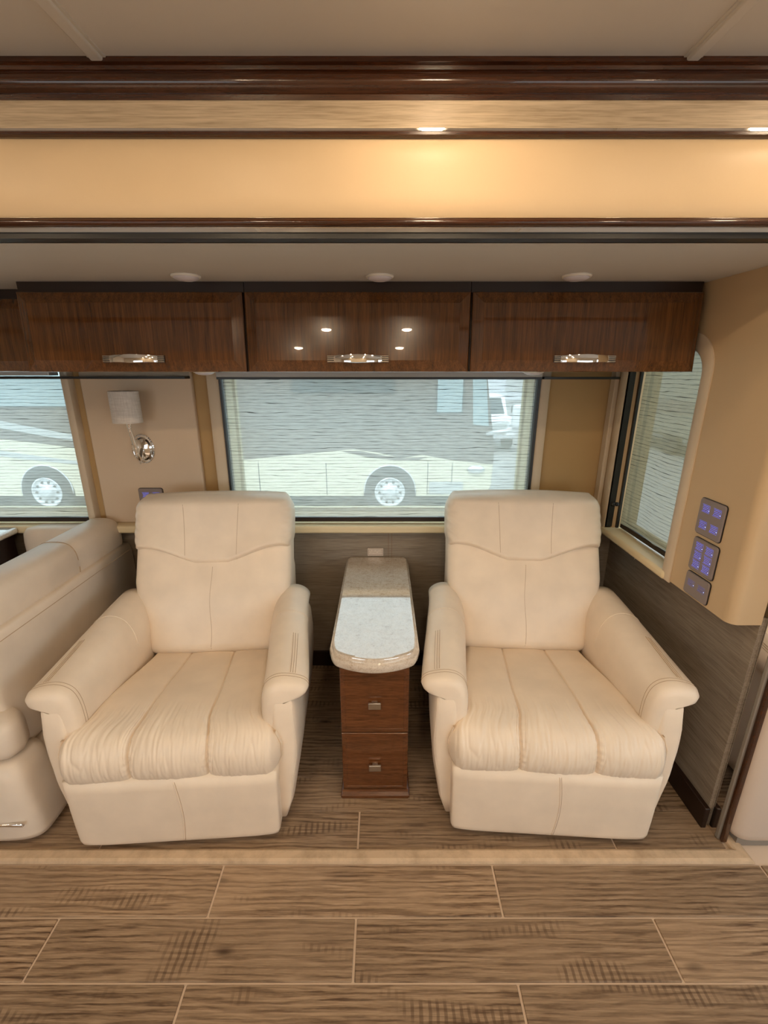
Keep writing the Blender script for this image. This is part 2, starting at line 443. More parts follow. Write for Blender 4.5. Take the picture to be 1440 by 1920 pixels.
# ------------------------------------------------------------------ slide-out shell
struct('ceiling', MB().box(-2.7, 1.30, HY + .0305, BY + .14, SZ, SZ + .05), 'ceiling_vinyl')
for x in (.416, .424): struct('trim_16', MB().box(x - .0015, x + .0015, HY + .03, 1.165, SZ - .0012, SZ + .002), 'trim_taupe')
# back wall built round two windows
def wallbox(name, x0, x1, z0, z1, mat, y0=BY, y1=BY + .06): return struct(name, MB().box(x0, x1, y0, y1, z0, z1), mat)
m = MB().box(-2.7, 1.30, BY, BY + .06, 0, .83)
struct('wall_back', m, 'linen_grey')
for x in (.028, .046): MB().box(x - .0012, x + .0012, BY - .0012, BY + .001, .09, .815).obj('joint_strip', 'brown_ink', D.objects['wall_back'])
m = MB()
for x0, x1, z0, z1 in ((-2.7, -2.55, .83, SZ), (-1.482, -.738, .83, SZ), (.706, 1.30, .83, SZ), (-2.55, -1.482, 1.62, SZ), (-.738, .706, 1.62, SZ), (-2.55, -1.482, .83, .885), (-.738, .706, .83, .885)):
    m.box(x0, x1, BY, BY + .13, z0, z1)
struct('wall_back_upper', m, 'wall_tan')
struct('baseboard_back', MB().box(-1.2, LX, BY - .018, BY, 0, .092, .004, 2), 'dark_wood')
# window sill
struct('trim_18', MB().box(-2.55, 1.10, 2.118, BY + .01, .818, .858, .012, 3), 'sill_cream')
# window frames and panes
for nm, x0, x1 in (('window_1', -.738, .706), ('window_2', -2.55, -1.482)):
    f = .014
    w = struct(nm, MB().box(x0, x1, BY + .10, BY + .13, .885, .90).box(x0, x1, BY + .10, BY + .13, 1.605, 1.62)
               .box(x0, x0 + f, BY + .10, BY + .13, .90, 1.605).box(x1 - f, x1, BY + .10, BY + .13, .90, 1.605), 'jamb_cream')
    MB().quad((x0 + f, BY + .115, .90), (x1 - f, BY + .115, .90), (x1 - f, BY + .115, 1.605), (x0 + f, BY + .115, 1.605)).obj('pane', 'window_glass', w)
    for xa, xb in ((x0, x0 + .002), (x1 - .002, x1)): MB().box(xa, xb, BY - .01, BY + .10, .885, 1.62).obj('jamb', 'jamb_cream', w)
# wall panels and uprights between the windows
struct('trim_19', MB().box(-1.399, -.883, 2.172, BY + .002, .858, 1.59, .008, 3), 'wall_panel')
def upright(name, x0, x1, mat='trim_taupe', y=2.158, z0=.858):
    prof = [(x0, BY + .002), (x0, y + .012), (x0 + .004, y + .003), (x0 + .012, y), (x1 - .012, y), (x1 - .004, y + .003), (x1, y + .012), (x1, BY + .002)]
    return struct(name, MB().prism(prof, z0, 1.59, 'Z', smooth=True), mat, sharp=40)
upright('trim_20', -.812, -.750)
upright('trim_21', -1.480, -1.440)
upright('trim_22', .722, .772)
struct('trim_23', MB().box(-.749, -.740, 2.150, BY, .862, 1.59), 'black_plastic_and_shadow')
struct('trim_24', MB().box(.708, .7215, 2.150, BY, .862, 1.59), 'black_plastic_and_shadow')
# light head rail; black strips stand in for the shadow gap under the cabinets
struct('trim_25', MB().box(-.742, .710, 2.10, 2.165, 1.566, 1.60, .003, 2), 'headrail_grey')
struct('shadow_gap_mid', MB().box(-.742, .710, 2.105, 2.166, 1.556, 1.566), 'black_plastic_and_shadow')
struct('trim_27', MB().box(-2.5, -1.482, 2.10, 2.165, 1.572, 1.60, .003, 2), 'headrail_grey')
struct('shadow_gap_left', MB().box(-2.5, -.885, 2.11, 2.168, 1.558, 1.568), 'black_plastic_and_shadow')
struct('shadow_gap_right', MB().box(.725, 1.065, 2.12, 2.170, 1.556, 1.566), 'black_plastic_and_shadow')

# window shades
def shade(nm, x0, x1, y, z0, z1, label):
    e = empty(nm, ((x0 + x1) / 2, y, z0), label=label, cat='window shade')
    hw = (x1 - x0) / 2; me = MB(); N = 24
    for i in range(N):
        a, b = -hw + 2 * hw * i / N, -hw + 2 * hw * (i + 1) / N
        me.quad((a, 0, .02), (b, 0, .02), (b, 0, z1 - z0), (a, 0, z1 - z0))
    me.obj('cloth', 'shade_cloth', e)
    MB().box(-hw, hw, -.010, .006, 0, .022, .003, 2).obj('bottom_rail', 'dark_wood', e)
    return e
shade('window_shade', -.738, .706, 2.172, .868, 1.57, 'wide woven roller shade drawn over the window between the recliners')
shade('window_shade', -2.50, -1.482, 2.172, .868, 1.57, 'woven roller shade over the left window above the booth')

# right end wall: lower linen wall, thick upper panel with a round-cornered window
struct('wall_right', MB().box(LX, LX + .05, 1.245, BY, 0, .86), 'linen_grey_side')
MB().box(LX - .002, LX + .001, 1.243, 1.286, .09, .845, .0008, 1).obj('edge_band', 'linen_grey_side', D.objects['wall_right'])
struct('baseboard_right', MB().box(LX - .02, LX, 1.232, BY - .02, 0, .092, .004, 2), 'dark_wood')

WY0, WY1, WZ0, WZ1, WR = 1.600, 2.085, .862, 1.665, .085
def rrect(y0, y1, z0, z1, r_near, r_far, n=10):
    """rounded rectangle in the y-z plane, corners: near-top rounded, far-top rounded, bottom square"""
    pts = []
    for (cy, cz, r, a0) in ((y0 + r_near, z1 - r_near, r_near, 180), (y1 - r_far, z1 - r_far, r_far, 90)):
        for k in range(n + 1):
            a = math.radians(a0 - 90 * k / n); pts.append((cy + r * math.cos(a), cz + r * math.sin(a)))
    m_ = 8
    for k in range(m_): pts.append((y1, z1 - r_far + (z0 - z1 + r_far) * (k + 1) / m_))
    for k in range(m_): pts.append((y1 + (y0 - y1) * (k + 1) / m_, z0))
    for k in range(m_ - 1): pts.append((y0, z0 + (z1 - r_near - z0) * (k + 1) / m_))
    return pts
hole = rrect(WY0, WY1, WZ0, WZ1, WR, .05)
def to_rect(pts, y0, y1, z0, z1):
    cy, cz = (WY0 + WY1) / 2, (WZ0 + WZ1) / 2; out = []
    for y, z in pts:
        dy, dz = y - cy, z - cz; s_ = 1e9
        if dy > 1e-9: s_ = min(s_, (y1 - cy) / dy)
        if dy < -1e-9: s_ = min(s_, (y0 - cy) / dy)
        if dz > 1e-9: s_ = min(s_, (z1 - cz) / dz)
        if dz < -1e-9: s_ = min(s_, (z0 - cz) / dz)
        out.append((cy + dy * s_, cz + dz * s_))
    return out
outer = to_rect(hole, 1.56, BY + .02, .838, SZ)
m = MB()
def ringx(pts, x): return [Vector((x, y, z)) for y, z in pts]
m.loft([ringx(outer, RX + .10), ringx(outer, RX), ringx(hole, RX), ringx(hole, RX + .10)], False, False, smooth=False)
struct('wall_right_upper', m, 'wall_cream')
m = MB(); lp = []      # the solid panel in front of the window, with a soft front edge
prof = [(RX + .10, 1.56), (RX, 1.56), (RX, 1.275)]
for k in range(7):
    a = math.radians(90 * k / 6); prof.append((RX + .030 - .030 * math.cos(a), 1.272 - .030 * math.sin(a)))
prof += [(RX + .10, 1.242)]
m.prism(prof, .838, SZ, 'Z', smooth=True)
struct('wall_right_panel', m, 'wall_cream', sharp=50)
# proud trim round the side window
oring = rrect(WY0 - .050, WY1 + .05, WZ0 - .03, WZ1 + .055, WR + .045, .09)
m = MB()
m.loft([ringx(hole, RX + .03), ringx(hole, RX - .004), ringx([(a[0] * .8 + b[0] * .2, a[1] * .8 + b[1] * .2) for a, b in zip(hole, oring)], RX - .009),
        ringx([(a[0] * .15 + b[0] * .85, a[1] * .15 + b[1] * .85) for a, b in zip(hole, oring)], RX - .009), ringx(oring, RX - .004), ringx(oring, RX + .002)], False, False)
w3 = struct('window_3', m, 'trim_taupe', sharp=35)
struct('trim_30', MB().box(RX - .016, RX + .115, WY0 - .028, WY1 + .02, .832, .866, .012, 3), 'sill_cream')
MB().quad((1.215, 1.5, .8), (1.215, 2.2, .8), (1.215, 2.2, 1.72), (1.215, 1.5, 1.72)).obj('pane', 'window_glass', w3)
struct('wall_right_outer', MB().box(1.205, 1.225, 1.245, 1.52, .83, SZ).box(1.205, 1.225, 2.10, 2.26, .83, SZ).box(1.205, 1.225, 1.5, 2.12, .83, .885).box(1.205, 1.225, 1.5, 2.12, 1.70, SZ), 'wall_tan')
# black tracks on the far jamb of the side window
struct('trim_31', MB().box(RX + .004, RX + .030, WY1 - .008, WY1 + .002, .872, 1.64), 'black_plastic_and_shadow')
struct('trim_32', MB().box(RX + .050, RX + .062, WY1 - .012, WY1 + .002, .866, 1.66), 'black_plastic_and_shadow')
struct('trim_33', MB().box(RX - .022, RX, 2.150, BY - .005, .858, 1.60, .004, 2), 'trim_taupe')
for dx in (.018, .036):
    MB().lathe([(.002, -.012), (.008, -.010), (.010, -.004), (.010, 0)], (RX + dx, WY1 - .008, .985), 'Y', 16).obj('shade_knob', 'black_plastic_and_shadow', D.objects['trim_31'])
e = empty('window_shade', (1.148, (WY0 + WY1) / 2, .872), label='woven roller shade over the round-cornered side window', cat='window shade')
m = MB(); hy = .232
for i in range(16):
    a, b = -hy - .03 + (2 * hy + .02) * i / 16, -hy - .03 + (2 * hy + .02) * (i + 1) / 16
    ba = .006 * math.sin(i * .7); bb = .006 * math.sin((i + 1) * .7)
    m.quad((ba, a, .02), (bb, b, .02), (bb * .2, b, .80), (ba * .2, a, .80))
m.obj('cloth', 'shade_cloth_side', e)
MB().box(-.006, .010, -hy - .03, hy - .01, 0, .022, .003, 2).obj('bottom_rail', 'dark_wood', e)
m = MB(); m.tube([(1.09, 1.80, .838), (1.085, 1.80, .824), (1.083, 1.803, .815), (1.086, 1.807, .818)], .0016, 6)
m.obj('shade_hook', 'chrome', label='tiny metal hook under the stone sill of the side window', cat='hook')

# outer skin so no sky light leaks in over the slide-out
struct('wall_roof', MB().box(-2.75, 1.36, HY + .035, BY + .20, SZ + .05, SZ + .10), 'coach_wall')
struct('wall_end', MB().box(-2.76, -2.70, HY, BY + .1, 0, SZ + .05), 'coach_wall')
struct('wall_return', MB().box(1.24, 1.36, 1.17, 1.245, 0, SZ), 'grey_seal')

# ------------------------------------------------------------------ overhead cabinets
def door_mesh(w, h):
    """slab door with a wide bevelled rim"""
    b = .036; t = .018; m = MB(); bm = m.bm
    def rg(i, y): return [Vector((-w / 2 + i, y, i)), Vector((w / 2 - i, y, i)), Vector((w / 2 - i, y, h - i)), Vector((-w / 2 + i, y, h - i))]
    m.loft([rg(0, .012), rg(0, -.004), rg(.002, -.006), rg(b, -t), rg(b + .001, -t)], True, True, smooth=False)
    return m.mesh('door')
def handle_parts(parent, w=.206):
    """arched strap pull with ribbed ends"""
    m = MB(); n = 24; L = []
    for i in range(n + 1):
        x = (-w / 2 + w * i / n) * .78; q = abs(x) / (w / 2)
        bow = .003 + .020 * max(0, 1 - max(0, (q - .12) / .66) ** 2) if q < .78 else .003
        hh = .0115 + .0025 * max(0, 1 - q / .78)
        L.append([Vector((x, -bow, -hh)), Vector((x, -bow - .0035, -hh + .001)), Vector((x, -bow - .005, 0)), Vector((x, -bow - .0035, hh - .001)), Vector((x, -bow, hh)), Vector((x, -bow + .003, 0))])
    m.loft(L)
    h = m.obj('handle', 'chrome', parent, sharp=35, label='arched chrome pull with ribbed ends')
    for sx in (-1, 1):
        MB().box(sx * w / 2 - (.024 if sx > 0 else 0), sx * w / 2 + (0 if sx > 0 else .024), -.004, -.0005, -.0112, .0112).obj('end_pad', 'black_plastic_and_shadow', h)
        r = MB()
        for k in range(4):
            z = -.0085 + k * .0057
            r.box(sx * w / 2 - (.024 if sx > 0 else 0), sx * w / 2 + (0 if sx > 0 else .024), -.0095, -.002, z - .0017, z + .0017, .0006, 1)
        for x in (.026, .030): r.box(sx * (w / 2 - x) - .001, sx * (w / 2 - x) + .001, -.0095, -.002, -.0115, .0115, .0004, 1)
        r.obj('rib', 'chrome', h)
    return h
CBY, CTY, CZ0, CZ1 = 1.628, 1.647, 1.590, 1.843
tilt = math.atan2(CTY - CBY, CZ1 - CZ0)
def cabinet(x0, x1, label, yb=0.0, z_top=SZ, handle=True):
    c = empty('overhead_cabinet', ((x0 + x1) / 2, CBY + yb, CZ0), label=label, cat='cabinet', group='overhead cabinets along the slide-out')
    w = x1 - x0; dy = 2.098 - CBY - yb
    m = MB(); y_f = .016
    m.prism([(y_f, .002), (y_f + CTY - CBY, CZ1 - CZ0), (y_f + CTY - CBY - .006, CZ1 - CZ0), (y_f + CTY - CBY - .006, z_top - CZ0 - .0005), (dy, z_top - CZ0 - .0005), (dy, .002)], -w / 2 + .0005, w / 2 - .0005)
    m.obj('body', 'dark_wood', c)
    d = mk('door', door_mesh(w - .007, math.hypot(CTY - CBY, CZ1 - CZ0) - .002), 'cherry_vertical', c, loc=(0, 0, .001)); d.rotation_euler = (-tilt, 0, 0)
    if handle:
        h = handle_parts(d); h.location = (0.0, -.0185, .040)
    return c
cabinet(-1.213, -.462, 'glossy cherry overhead cabinet above the wall sconce')
cabinet(-.461, .293, 'glossy cherry overhead cabinet above the middle window')
c3 = cabinet(.294, 1.062, 'glossy cherry overhead cabinet at the right end wall')
cabinet(-2.05, -1.216, 'set-back cherry overhead cabinet at the far left edge', .15)

# puck lights, switched off
def puck(x, y, z, label, r=.044):
    e = empty('puck_light', (x, y, z), label=label, cat='light', group='unlit puck lights')
    MB().lathe([(r, 0), (r, -.003), (r * .97, -.006), (r * .9, -.0065)], n=40).obj('trim_ring', 'lamp_trim', e)
    MB().lathe([(r * .9, -.005), (r * .8, -.010), (r * .55, -.0145), (r * .25, -.0165), (.002, -.017)], n=40).obj('lens', 'frosted_lens', e)
puck(-.609, 1.555, SZ, 'unlit round puck light above the left cabinet door')
puck(-.010, 1.560, SZ, 'unlit round puck light above the middle cabinet door')
puck(.599, 1.555, SZ, 'unlit round puck light above the right cabinet door')
puck(-.745, 1.98, 1.592, 'unlit puck light under the cabinets near the sconce')
puck(.627, 1.98, 1.592, 'unlit puck light under the cabinets above the right recliner')

# recessed ceiling lights, lit
for i, (x, y, where) in enumerate(((.122, .868, 'closest to the wooden crown'), (.95, .868, 'close to the crown at the right'),
        (-.42, .41, 'left in the second row'), (.178, .41, 'centre of the second row'), (.80, .41, 'right in the second row'), (-1.25, .41, 'over the booth aisle'),
        (-.42, -.33, 'left in the third row'), (.178, -.33, 'centre of the third row'),
        (-.75, -1.0, 'left in the row by the far wall'), (.147, -1.0, 'centre of the row by the far wall'))):
    e = empty('ceiling_light', (x, y, CZ), label='lit warm round ceiling downlight, ' + where, cat='light', group='recessed ceiling lights')
    MB().lathe([(.048, 0), (.047, -.005), (.040, -.007), (.036, -.004)], n=32).obj('trim_ring', 'lamp_trim', e)
    MB().lathe([(.036, -.003), (.033, -.008), (.022, -.012), (.002, -.013)], n=24).obj('lens', 'lamp_glow_soft' if y > .8 else 'lamp_glow', e)

# ------------------------------------------------------------------ recliners
def recliner(name, loc, rz, label):
    e = empty(name, loc, rz, label=label, cat='recliner', group='pair of cream recliners')
    L = 'cream_leather'
    MB().box(-.25, .25, .16, .66, 0, .05, .005, 1).obj('base', 'black_plastic_and_shadow', e)
    # --- seat with three channels and a wide waterfall front
    prof = catmull([(.60, .428), (.50, .436), (.38, .446), (.26, .456), (.16, .466), (.09, .466), (.040, .448), (.010, .412), (.000, .372), (.003, .335), (.016, .309), (.040, .300), (.10, .302)], 92)
    us = set()
    for k in range(-115, 116): us.add(round(k / 115, 4))
    for g in (-.345, .345):
        for k in range(-12, 13): us.add(round(g + k * .005, 4))
    us = sorted(us)
    rows = []
    for i, p in enumerate(prof):
        y, z = p[0], p[1]
        a = prof[max(0, i - 1)]; b = prof[min(len(prof) - 1, i + 1)]; t = Vector((b[0] - a[0], b[1] - a[1])).normalized()
        nrm = Vector((t[1], -t[0]))
        if i < 5 and nrm[1] < 0: pass
        if nrm[1] < 0 and y > .06 and z > .4: nrm = -nrm
        if z < .4 and nrm[0] > 0 and y < .02: nrm = -nrm
        # half width
        hw = .262 + .058 * smooth01(.58, .20, y)
        if z < .47: hw += (.362 - .320) * smooth01(.135, .035, y)
        front = smooth01(.24, .06, y) * (1 - .7 * smooth01(.36, .30, z)) if y < .3 else 0
        gd = (.0055 + .0065 * front)
        row = []
        for u in us:
            dsp = 0
            for g in (-.345, .345):
                dsp -= gd * math.exp(-((u - g) / .011) ** 2) + gd * .45 * math.exp(-((u - g) / .05) ** 2)
            au = abs(u)
            c = 0 if au < .345 else (.672 if u > 0 else -.672)
            dsp += .006 * max(0, 1 - ((u - c) / .34) ** 2)
            wr = noise.noise(Vector((u * 24, i * .045, 3.1))) * .55 + noise.noise(Vector((u * 52 + 5, i * .08, 1.7))) * .55
            dsp += wr * .0028 * front
            for fq, sd, am in ((13, 4.2, .0026), (21, 8.8, .0016)):
                cr = abs(noise.noise(Vector((u * fq, i * .034 + u * 1.3, sd))))
                dsp -= am * max(0, 1 - cr * 4.5) ** 2 * front
            dsp += .0016 * noise.noise(Vector((u * 4, y * 9, .3)))
            # puckers at the seams
            for g in (-.345, .345):
                if abs(u - g) < .07 and front > .2: dsp += .0022 * math.sin(i * 1.45) * (1 - abs(u - g) / .07) * front
            ed = max(0, (au - .86) / .14); drop = .045 * ed ** 2.2
            row.append(Vector((hw * u * (1 - .012 * ed), y + nrm[0] * (dsp - drop), z + nrm[1] * (dsp - drop))))
        # side walls
        sk = Vector((0, -nrm[0], -nrm[1]))
        row = [row[0] + sk * .10 + Vector((.012, 0, 0)), row[0] + sk * .05 + Vector((-.004, 0, 0))] + row + [row[-1] + sk * .05 + Vector((.004, 0, 0)), row[-1] + sk * .10 + Vector((-.012, 0, 0))]
        rows.append(row)
    m = MB(); m.loft(rows, False, False, closed=False); m.obj('seat_cushion', L, e)
    # --- front leg-rest panel
    m = MB(); lp = []
    for z, sc in ((.034, .90), (.040, .985), (.055, 1), (.12, 1), (.20, 1), (.27, 1), (.318, 1)):
        k = (z - .03) / .29
        lp.append([Vector((x * sc, .040 + y * sc - .004 * math.sin(math.pi * k) + .004 * (1 - k), z)) for x, y in sell(.340 + .006 * k, .036, 72, 9)])
    m.loft(lp); fp = m.obj('legrest_panel', L, e)
    ln = on_surface(fp.data, [(.012 + .010 * math.sin(k * .14), -.3, .042 + .262 * k / 24) for k in range(25)], (0, 1, 0), -.0002)
    MB().tube(ln, .0030, 6).obj('seam', L, fp)
    MB().tube([p + Vector((.0042, .0006, 0)) for p in ln], .0014, 6).obj('seam', 'seam_thread', fp)
    # --- back shell
    m = MB(); lp = []
    for z, yc, hw, ht in ((.06, .70, .30, .06), (.08, .70, .325, .085), (.4, .735, .335, .085), (.7, .815, .33, .075), (.84, .85, .31, .06), (.86, .85, .28, .03)):
        lp.append([Vector((x, yc + y, z)) for x, y in sell(hw, ht, 40, 5)])
    m.loft(lp); m.obj('back_shell', L, e)
    # --- lower back cushion and head rest (loft along a leaning line)
    def pillow(st, n, ex, fx=None):
        m = MB(); lp = []
        for (yc, zc, hw, ht, lean) in st:
            ny, nz = -math.cos(lean), math.sin(lean)
            lp.append([Vector((x, yc + ny * t, zc + nz * t)) for x, t in sell(hw, ht, n, ex)])
        if fx: lp = [[fx(p, i / (len(lp) - 1)) for p in l_] for i, l_ in enumerate(lp)]
        return m.loft(lp)
    st = []
    N = 30
    for i in range(N + 1):
        t = i / N; z = .405 + .475 * t
        yc = .585 + .205 * t
        hw = interp([(0, .262), (.22, .278), (.45, .322), (.62, .336), (1, .336)], t)
        ht = .088 * (min(1, (t / .05)) ** .5 if t < .05 else 1) + .012 * math.sin(math.pi * min(1, t * 1.1)) ** 2
        st.append((yc, z, hw * (1 if t > .02 else .97), max(.03, ht), math.radians(23)))
    def dimple(p, t):
        if p.y < .78:
            p = p + Vector((0, .0028 * noise.noise(Vector((p.x * 7, p.z * 6, 2))), 0))
            p.y += .006 * math.exp(-(p.x / .012) ** 2) * 0
        return p
    bc = pillow(st, 96, 5.2, dimple).obj('back_cushion', L, e)
    pts = on_surface(bc.data, [(.004 * math.sin(k * .3), -.1, .46 + .325 * k / 26) for k in range(27)], (0, 1, 0), -.0004)
    MB().tube(pts, .0010, 6).obj('seam', 'seam_thread', bc)
    st = []
    N = 34
    for i in range(N + 1):
        t = i / N; a = math.pi * t
        z = .736 + .319 * t
        yc = .745 + .110 * t + .006 * math.sin(a)
        rnd = (math.sin(min(1, t / .085) * math.pi / 2)) ** .6 * (math.sin(min(1, (1 - t) / .20) * math.pi / 2)) ** .7
        ht = max(.030, .114 * rnd)
        hw = .342 * (.93 + .07 * rnd) - .012 * (1 - smooth01(.0, .35, t)) - .010 * smooth01(.7, 1, t)
        st.append((yc, z, hw, ht, math.radians(21)))
    def wave(p, t):
        k = (1 - t) ** 1.5; q = abs(p.x) / .34
        w = .098 * (.5 - .5 * math.cos(math.pi * min(1, q / .86))) + (-.004 if q < .2 else 0) * 0
        w += -.012 * smooth01(.86, 1.0, q)
        p = p + Vector((0, 0, w * k + .012 * (1 - q * q) * smooth01(.75, 1, t)))
        if q > .80: # gathers near the ends
            p.y += .0030 * math.sin(p.z * 190 + p.x * 40) * smooth01(.80, .98, q) * smooth01(.98, .7, abs(2 * t - 1))
        p.y += .003 * noise.noise(Vector((p.x * 6, p.z * 8, 9)))
        return p
    hr = pillow(st, 112, 4.6, wave).obj('head_rest', L, e)
    for sx, b in ((-.108, -1), (.108, 1)):
        pts = on_surface(hr.data, [(sx + b * .010 * (k / 22) ** 2, -.1, .780 + .262 * k / 22) for k in range(23)], (0, 1, 0), -.0005)
        MB().tube(pts, .0010, 6).obj('seam', 'seam_thread', hr)
    # --- arms and side panels
    F = [(.300, .395), (.2945, .45), (.2935, .50), (.298, .552), (.311, .590), (.335, .611), (.366, .619), (.404, .615), (.440, .603), (.456, .583), (.451, .564), (.428, .551), (.396, .541), (.376, .526), (.366, .495), (.358, .45), (.352, .395)]
    B = [(.258, .395), (.254, .47), (.255, .54), (.264, .605), (.284, .648), (.310, .673), (.342, .683), (.374, .678), (.400, .662), (.413, .642), (.412, .620), (.400, .603), (.385, .59), (.374, .56), (.366, .51), (.358, .45), (.352, .395)]
    def arm_loop(y, s_):
        t = smooth01(.10, .60, y) * .55 + .45 * max(0, min(1, (y - .10) / .5))
        pts = [(a[0] + (b[0] - a[0]) * t, a[1] + (b[1] - a[1]) * t) for a, b in zip(F, B)]
        return [(x * s_, y, z) for x, z in pts]
    for s_ in (-1, 1):
        m = MB(); lp = []
        cx, cz = .362 * s_, .575
        for y, sc, dn in ((.072, .55, .012), (.078, .80, .006), (.090, .94, .002), (.108, 1.0, 0)):
            lp.append([Vector((cx + (x - cx) * sc, y, cz + (z - cz) * (sc if z > .50 else (.4 + .6 * sc)) - dn)) for x, _, z in arm_loop(.108, s_)])
        for k in range(1, 15):
            y = .108 + .56 * k / 14
            lp.append([Vector(p) for p in arm_loop(y, s_)])
        # round the loops off with extra points
        def dens(l):
            q = catmull(l + [l[0]], 3 * len(l) + 1); return q[:-1]
        lp = [dens(l) for l in lp]
        m.loft(lp); am = m.obj('arm', L, e)
        for y, off in ((.112, 0), (.124, 0), (.46, 0)):
            t = dens([Vector(p) for p in arm_loop(y, s_)])
            seg = t[2:30] if y < .3 else t[6:30]
            MB().tube([p + Vector((0, 0, 0)) for p in seg], .0011 if y < .3 else .0016, 6).obj('stitching', 'seam_thread' if y < .3 else L, am)
        for off in (-.008, 0, .008):
            pts = []
            for k in range(16):
                y = .13 + .20 * k / 15; l = arm_loop(y, s_); p = Vector(l[7])
                pts.append(p + Vector((off, 0, .0006 - abs(off) * .25 * 0 - (off * s_) * .33)))
            MB().tube(pts, .0009, 6).obj('stitching', 'seam_thread', am)
        m = MB(); lp = []
        for z, xo, yf, sc in ((.042, .352, .075, .8), (.050, .362, .066, 1), (.12, .386, .060, 1), (.24, .407, .058, 1), (.36, .418, .060, 1), (.46, .420, .064, 1), (.54, .413, .072, 1), (.585, .398, .085, .92)):
            xi = .322; hw = (xo - xi) / 2 * sc; yb = .74
            lp.append([Vector((s_ * ((xo + xi) / 2) + x, (yf + yb) / 2 + y, z)) for x, y in sell(hw, (yb - yf) / 2 * (.98 if sc < 1 else 1), 64, 7)])
        m.loft(lp); sp = m.obj('side_panel', L, e)
        ln = on_surface(sp.data, [(s_ * (interp([(.05, .352), (.15, .378), (.36, .408), (.56, .400)], .06 + .48 * k / 20)), -.3, .06 + .48 * k / 20) for k in range(21)], (0, 1, 0), -.0004)
        if len(ln) > 3: MB().tube(ln, .0014, 6).obj('seam', L, sp)
    return e
recliner('recliner', (-.700, 1.150, 0), math.radians(3.6), 'cream leather recliner beside the booth, below the sconce')
recliner('recliner', (.580, 1.170, 0), math.radians(-3.5), 'cream leather recliner under the side window')

# ------------------------------------------------------------------ end table between them
et = empty('end_table', (-.030, 1.36, 0), label='narrow cherry end table with stone top between the recliners', cat='end table')
MB().box(-.120, .120, .012, .835, .03, .612).obj('body', 'cherry_table', et)
m = MB(); m.prism([(-.010, .004), (-.010, .016), (.000, .026), (.004, .034), (.83, .034), (.83, .004)], -.128, .128); m.obj('plinth', 'cherry_table', et)
MB().box(-.134, .134, -.006, .83, .0, .014, .003, 2).obj('plinth_foot', 'cherry_table', et)
def drawer(z0, z1):
    m = MB(); w = .124
    def rg(i, y): return [Vector((-w + i, y, z0 + i)), Vector((w - i, y, z0 + i)), Vector((w - i, y, z1 - i)), Vector((-w + i, y, z1 - i))]
    m.loft([rg(0, .016), rg(0, .002), rg(.002, 0), rg(.018, -.003), rg(.0185, -.0022), rg(.03, -.0022)], True, True, smooth=False)
    d = m.obj('drawer', 'cherry_table', et)
    MB().box(-.0225, .0225, -.022, -.014, (z0 + z1) / 2 - .013 - .012, (z0 + z1) / 2 + .013 - .012, .0015, 2).box(-.010, .010, -.016, -.001, (z0 + z1) / 2 - .018, (z0 + z1) / 2 - .006).obj('knob', 'brushed_metal', d, label='square brushed metal knob')
drawer(.040, .309); drawer(.313, .604)
prof = []
hw = .161; yb = .835
for k in range(33):       # bowed front with rounded shoulders
    t = -1 + 2 * k / 32; x = hw * math.sin(t * math.pi / 2) if False else hw * t
    yy = -.060 + .055 * t * t + .045 * max(0, (abs(t) - .82) / .18) ** 2.2
    prof.append((x, yy))
prof += [(hw, .12), (hw, .40), (hw, yb - .02), (hw - .012, yb), (-hw + .012, yb), (-hw, yb - .02), (-hw, .40), (-hw, .12)]
m = MB(); lp = []
def inset(p, d):
    cx, cy = 0, .38; q = []
    for x, y in p:
        sx = (hw - d) / hw; sy = ((yb + .06) / 2 - d) / ((yb + .06) / 2); q.append((x * sx, .3875 + (y - .3875) * sy))
    return q
for d, z in ((.010, .612), (.003, .615), (0, .622), (0, .640), (.002, .646), (.0075, .650), (.0085, .6525), (.0085, .658), (.0105, .6625), (.0145, .665), (.020, .6652), (.05, .6652)):
    lp.append([Vector((x, y, z)) for x, y in inset(prof, d)])
m.loft(lp, True, True, True)
for f in m.bm.faces:
    if len(f.verts) == 3: f.smooth = False
m.obj('stone_top', 'quartz', et, sharp=28)

# warning sticker on the wall above the table
st = empty('warning_sticker', (-.039, BY - .0012, .687), label='small white warning sticker on the wall behind the end table', cat='sticker')
MB().box(-.040, .040, -.0006, .0008, -.0205, .0205).obj('paper', 'white_paper', st)
m = MB()
for x0, x1, z0, z1 in ((-.0365, .0365, .0155, .0172), (-.0365, .0365, -.0172, -.0155), (-.0365, -.0348, -.0172, .0172), (.0348, .0365, -.0172, .0172)): m.box(x0, x1, -.0011, -.0006, z0, z1)
m.obj('border', 'brown_ink', st)
for i, tx in enumerate(('THIS SEAT NOT FOR', 'OCCUPANCY WHEN', 'VEHICLE IS IN MOTION')):
    me = text_mesh(tx, .0078 if i < 2 else .0062); o = mk('lettering', me, 'brown_ink', st, loc=(0, -.0012, .0092 - i * .0093)); o.rotation_euler = (math.pi / 2, 0, 0)
MB().box(-1.640, -1.575, 2.1165, 2.1185, .832, .846).obj('sill_sticker', 'white_paper', label='thin pale sticker on the front of the left window sill', cat='sticker')

